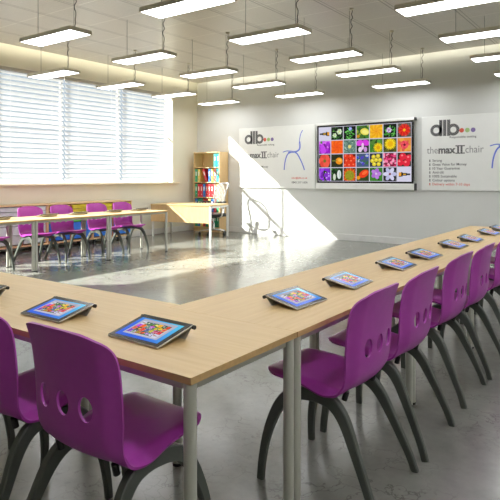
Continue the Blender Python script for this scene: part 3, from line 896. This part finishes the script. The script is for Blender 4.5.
obj('photo_grid', gm, PICTURE, t)
bm = bmesh.new(); add_box(bm, (-.03, -.10, H_), (W_ + .02, -.001, H_ + .052), .006); obj('top_trim', bm, BOARD, t)
bm = bmesh.new(); add_box(bm, (-.03, -.10, -.125), (W_ + .02, -.001, 0), .006); obj('pen_tray', bm, BOARD, t)
bm = bmesh.new(); add_box(bm, (W_ + .02, -.105, -.13), (W_ + .035, -.001, -.0)); add_box(bm, (W_ + .02, -.105, H_), (W_ + .035, -.001, H_ + .055)); obj('end_cap', bm, BLACKP, t)

# ------------------------------------------------------------------ tray storage units under the window
def make_unit(cols, label, y0):
    t = thing('tray_storage_unit', label, 'storage unit', (-8.78, y0, 0), 0, 'tray storage units under the window')
    D, Wd, z0, z1 = .41, .988, .10, .826
    bm = bmesh.new()
    add_box(bm, (-D, 0, z1 - .02), (.012, Wd, z1), .002); add_box(bm, (-D, 0, z0), (0.006, Wd, z0 + .03), .002)
    add_box(bm, (-D, 0, z0 + .03), (0, .018, z1 - .02)); add_box(bm, (-D, Wd - .018, z0 + .03), (0, Wd, z1 - .02))
    add_box(bm, (-D, .018, z0 + .03), (-D + .012, Wd - .018, z1 - .02))
    obj('carcass', bm, WOOD_SHELF, t)
    bm = bmesh.new(); add_box(bm, (-D + .012, Wd / 2 - .012, z0 + .03), (-.003, Wd / 2 + .012, z1 - .02)); obj('divider', bm, DIVIDER, t)
    bm = bmesh.new(); add_box(bm, (-D + .012, .018, z0 + .03), (-.01, .026, z1 - .02)); add_box(bm, (-D + .012, Wd - .026, z0 + .03), (-.01, Wd - .018, z1 - .02)); obj('runner_panel', bm, DIVIDER, t)
    hs = [.082, .082, .082, .082, .16, .16]
    for c in range(2):
        ya = .032 + c * (Wd / 2 - .007); yb = ya + Wd / 2 - .056
        z = z1 - .026
        for h, m in zip(hs, cols):
            zt = z - .006; zb = z - h
            bm = bmesh.new()
            add_box(bm, (-.36, ya + .012, zb), (-.012, yb - .012, zt - .012), .004)
            add_box(bm, (-.36, ya, zt - .014), (.004, yb, zt - .002), .003)
            add_box(bm, (-.014, ya + .006, zb + .003), (0.0, yb - .006, zt - .012), .003)
            tr = obj('tray_drawer', bm, m, t)
            bm = bmesh.new(); ym = (ya + yb) / 2
            add_box(bm, (0, ym - .06, zt - .034), (.011, ym + .06, zt - .014), .004)
            obj('pull_lip', bm, m, tr)
            z -= h
    for yy in (.07, Wd - .07):
        for xx in (-.05, -D + .06):
            bm = bmesh.new()
            add_cyl(bm, (xx - .012, yy, .033), (xx + .012, yy, .033), .033, n=16); add_box(bm, (xx - .018, yy - .02, .05), (xx + .018, yy + .02, .10), .003)
            obj('caster', bm, BLACKP, t, True)
    return t
bright = [YELTRAY, YELTRAY, GRNTRAY, GRNTRAY, BLUTRAY, BLUTRAY]
grey = [GREYTRAY] * 6
make_unit(bright, 'low unit of yellow, green and blue trays, end one nearest the teacher desk', 6.952)
make_unit(bright, 'low unit of yellow, green and blue trays, next to the grey trays', 5.957)
make_unit(grey, 'low unit of grey trays beside the bright trays', 4.962)
make_unit(grey, 'low unit of grey trays furthest left under the window', 3.967)

# ------------------------------------------------------------------ bookcase and files
BX0, BX1, BD = -9.03, -8.22, .33
BY = YB - .02
t = thing('bookcase', 'tall beech bookcase of coloured files in the back corner', 'bookcase', (BX0, BY, 0))
BWd = BX1 - BX0
levels = [.12, .475, .83, 1.19, 1.545, 1.905]
bm = bmesh.new()
add_box(bm, (0, -BD, 0), (.02, 0, 1.905), .001); add_box(bm, (BWd - .02, -BD, 0), (BWd, 0, 1.905), .001)
obj('side_panel', bm, WOOD_SHELF, t)
obj('back_panel', box((.02, -.01, .06), (BWd - .02, 0, 1.89)), WOOD_SHELF, t)
obj('plinth', box((.02, -BD + .02, 0), (BWd - .02, -BD + .04, .10)), WOOD_SHELF, t)
for k, z in enumerate(levels):
    obj('shelf' if k < 5 else 'top_panel', box((.02, -BD, z - .02), (BWd - .02, -.01, z)), WOOD_SHELF, t)

def make_file(col):
    t = thing('lever_arch_file', '', 'file')
    bm = bmesh.new(); add_box(bm, (0, -.28, 0), (.072, 0, .31), .003)
    obj('cover', bm, BIND[col], t)
    bm = bmesh.new(); add_box(bm, (.022, -.2815, .15), (.050, -.2795, .25)); obj('spine_label', bm, PAPER, t)
    bm = bmesh.new(); add_sweep(bm, [(.036 + .013 * math.cos(2 * PI * k / 14), -.2815, .065 + .013 * math.sin(2 * PI * k / 14)) for k in range(14)], circ(.0022, 6), Vector((0, 1, 0)), True)
    obj('finger_ring', bm, CHROME, t)
    return t
protos = {}
shelfn = ['bottom shelf', 'shelf above the bottom one', 'third shelf from the top', 'second shelf from the top', 'top shelf']
rowsF = {4: [None] * 7 + ['turquoise', 'turquoise'],
         3: ['green', 'yellow', None, 'red', None, 'blue', 'yellow', 'pink', 'turquoise'],
         2: ['green', 'red', 'red', 'blue', 'red', 'red', 'red', 'pink', 'yellow'],
         1: ['blue', 'green', 'green', 'red', 'red', 'yellow', 'blue', 'red', 'green'],
         0: ['green', 'blue', 'yellow', 'red', 'green', 'yellow', 'red', 'green', 'green']}
for lv, row in rowsF.items():
    n = 0
    for k, c in enumerate(row):
        if c is None: continue
        n += 1
        if c not in protos: protos[c] = (make_file(c), [])
        pr, s = protos[c]
        x = BX0 + .027 + k * .0842
        side = 'left'
        lab = '%s file, %s from the left on the bookcase %s' % (c, ords[n - 1] if n <= 8 else 'ninth', shelfn[lv])
        if lv == 3 and c == 'red': lab = 'red file leaning sideways on the bookcase second shelf'
        o = place(pr, s, (x, BY - .03, levels[lv]), 0, lab, 'coloured files in the bookcase')
        if lv == 3 and c == 'red':
            o.rotation_euler = (0, math.radians(-17), 0); o.location = (x + .062, BY - .03, levels[lv] + .001)

# ------------------------------------------------------------------ teacher desk
t = thing('teacher_desk', 'long beech desk with a front panel, by the bookcase', 'desk', (-7.47, 8.92, 0), math.radians(11))
DL, DD = 1.50, .82
bm = bmesh.new(); add_box(bm, (-DL, 0, .695), (0.02, DD, TH), .002); obj('desk_top', bm, [WOOD], t)
bm = bmesh.new(); add_box(bm, (-DL, .012, .335), (-.03, .03, .695), .001); obj('front_panel', bm, WOOD_SHELF, t)
for x, y in ((-.01, .02), (-.01, DD - .03), (-DL + .03, DD - .03), (-DL + .03, .05)):
    bm = bmesh.new(); add_box(bm, (x - .02, y - .02, 0), (x + .02, y + .02, .695), .003); obj('leg', bm, WHITEPL, t)
bm = bmesh.new(); add_box(bm, (-.025, .04, .65), (.005, DD - .05, .69)); add_box(bm, (-DL + .05, DD - .045, .65), (-.03, DD - .02, .69)); obj('frame_rail', bm, WHITEPL, t)

# ------------------------------------------------------------------ office chair
t = thing('office_chair', 'swivel office chair with a mesh back and chrome base behind the desk', 'chair', (-8.06, 9.73, 0), math.radians(-16))
bm = bmesh.new()
for k in range(5):
    a = 2 * PI * k / 5 + .3
    d = Vector((math.cos(a), math.sin(a), 0)); 
    add_sweep(bm, [d * .03 + Vector((0, 0, .125)), d * .17 + Vector((0, 0, .115)), d * .31 + Vector((0, 0, .085))], lambda i: [(.02 - .004 * i, -.014), (.02 - .004 * i, .014 - .003 * i), (-.02 + .004 * i, .014 - .003 * i), (-.02 + .004 * i, -.014)], Vector((-d.y, d.x, 0)))
obj('star_base', bm, CHROME, t)
for k in range(5):
    a = 2 * PI * k / 5 + .3
    d = Vector((math.cos(a), math.sin(a), 0)); q = Vector((-d.y, d.x, 0)); c = d * .31 + Vector((0, 0, .03))
    bm = bmesh.new()
    for s in (-1, 1): add_cyl(bm, c + q * s * .008, c + q * s * .028, .03, n=16)
    add_cyl(bm, c, c + Vector((0, 0, .06)), .009, n=10); add_box(bm, c + Vector((-.02, -.02, .012)), c + Vector((.02, .02, .04)), .006)
    obj('caster', bm, BLACKP, t, True)
bm = bmesh.new(); add_cyl(bm, (0, 0, .11), (0, 0, .27), .028, n=16); add_cyl(bm, (0, 0, .26), (0, 0, .40), .016, n=16); obj('gas_column', bm, CHROME, t, True)
bm = bmesh.new(); add_box(bm, (-.10, -.10, .385), (.10, .16, .42), .012); obj('tilt_mechanism', bm, BLACKP, t)
bm = bmesh.new(); add_box(bm, (-.25, -.24, .42), (.25, .24, .49), .03, 0, 4)
for v in bm.verts:
    if v.co.y < -.2: v.co.z -= .015
obj('seat', bm, BLACKP, t, True)
bm = bmesh.new()
def back_pt(u, v):   # u -1..1 across, v 0..1 up
    z = .62 + .55 * v; y = .22 + .03 * math.sin(PI * v) * 0 + .13 * v * v - .04 * math.sin(PI * v) - .05 * u * u
    return Vector((u * .235, y, z))
n = 44; loop = []
for k in range(n):
    a = 2 * PI * k / n; ca, sa = math.cos(a), math.sin(a)
    u = math.copysign(abs(ca) ** .55, ca); v = .5 + .5 * math.copysign(abs(sa) ** .55, sa)
    loop.append(back_pt(u * (.8 + .2 * v), v))
add_sweep(bm, loop, circ(.017, 8), Vector((0, 1, 0)), True)
obj('back_frame', bm, GREYPL, t, True)
bm = bmesh.new(); ctr = bm.verts.new(back_pt(0, .5)); rings = []
for s in (.33, .66, 1.0):
    ring_ = []
    for k in range(n):
        a = 2 * PI * k / n; ca, sa = math.cos(a), math.sin(a)
        u = s * math.copysign(abs(ca) ** .55, ca); v = .5 + .5 * s * math.copysign(abs(sa) ** .55, sa)
        ring_.append(bm.verts.new(back_pt(u * (.8 + .2 * v), v)))
    rings.append(ring_)
for k in range(n):
    bm.faces.new((ctr, rings[0][k], rings[0][(k + 1) % n]))
    for i in range(2): bm.faces.new((rings[i][k], rings[i + 1][k], rings[i + 1][(k + 1) % n], rings[i][(k + 1) % n]))
obj('mesh_panel', bm, MESHF, t, True)
bm = bmesh.new(); add_sweep(bm, catmull([(0, .12, .40), (0, .24, .42), (0, .275, .55), (0, .25, .76)], 5), lambda i: [(.03, -.012), (.03, .012), (-.03, .012), (-.03, -.012)]); obj('back_support', bm, WHITEPL, t, True)
for s in (-1, 1):
    bm = bmesh.new(); add_sweep(bm, catmull([(s * .12, .02, .41), (s * .27, .03, .43), (s * .30, .03, .54), (s * .295,   .02, .74)], 5), circ(.016, 8), Vector((0, 1, 0))); obj('arm_post', bm, WHITEPL, t, True)
    bm = bmesh.new(); add_box(bm, (s * .295 - .045, -.13, .735), (s * .295 + .045, .13, .765), .012, 0, 2); obj('armrest', bm, BLACKP, t, True)

# ------------------------------------------------------------------ light and camera
w = bpy.data.worlds.new('daylight_sky'); S.world = w; w.use_nodes = True
bg = w.node_tree.nodes['Background']; bg.inputs[0].default_value = (0.78, 0.88, 1.0, 1); bg.inputs[1].default_value = 0.72
sun = bpy.data.lights.new('sun', 'SUN'); sun.energy = 24; sun.angle = math.radians(0.9); sun.color = (1.0, 0.95, 0.86)
so = bpy.data.objects.new('sun', sun); COL.objects.link(so)
so.rotation_euler = Vector((1.0, 0.87, -0.80)).to_track_quat('-Z', 'Y').to_euler()

cam = bpy.data.cameras.new('camera'); co = bpy.data.objects.new('camera', cam); COL.objects.link(co)
cam.sensor_width = 36; cam.lens = 556 / 500 * 36; cam.shift_y = -(250 - 176.7) / 500
cam.clip_start = 0.05
co.location = (0, 0, 1.317); co.rotation_euler = (PI / 2, 0, math.radians(35.868))
S.camera = co
S.view_settings.view_transform = 'Standard'; S.view_settings.look = 'None'; S.view_settings.gamma = 1; S.view_settings.use_curve_mapping = False
S.view_settings.exposure = 0.0
S.cycles.use_denoising = True
S.cycles.use_adaptive_sampling = False
S.cycles.max_bounces = 10; S.cycles.diffuse_bounces = 6; S.cycles.transparent_max_bounces = 16
S.cycles.sample_clamp_indirect = 6.0
S.cycles.caustics_reflective = False; S.cycles.caustics_refractive = False
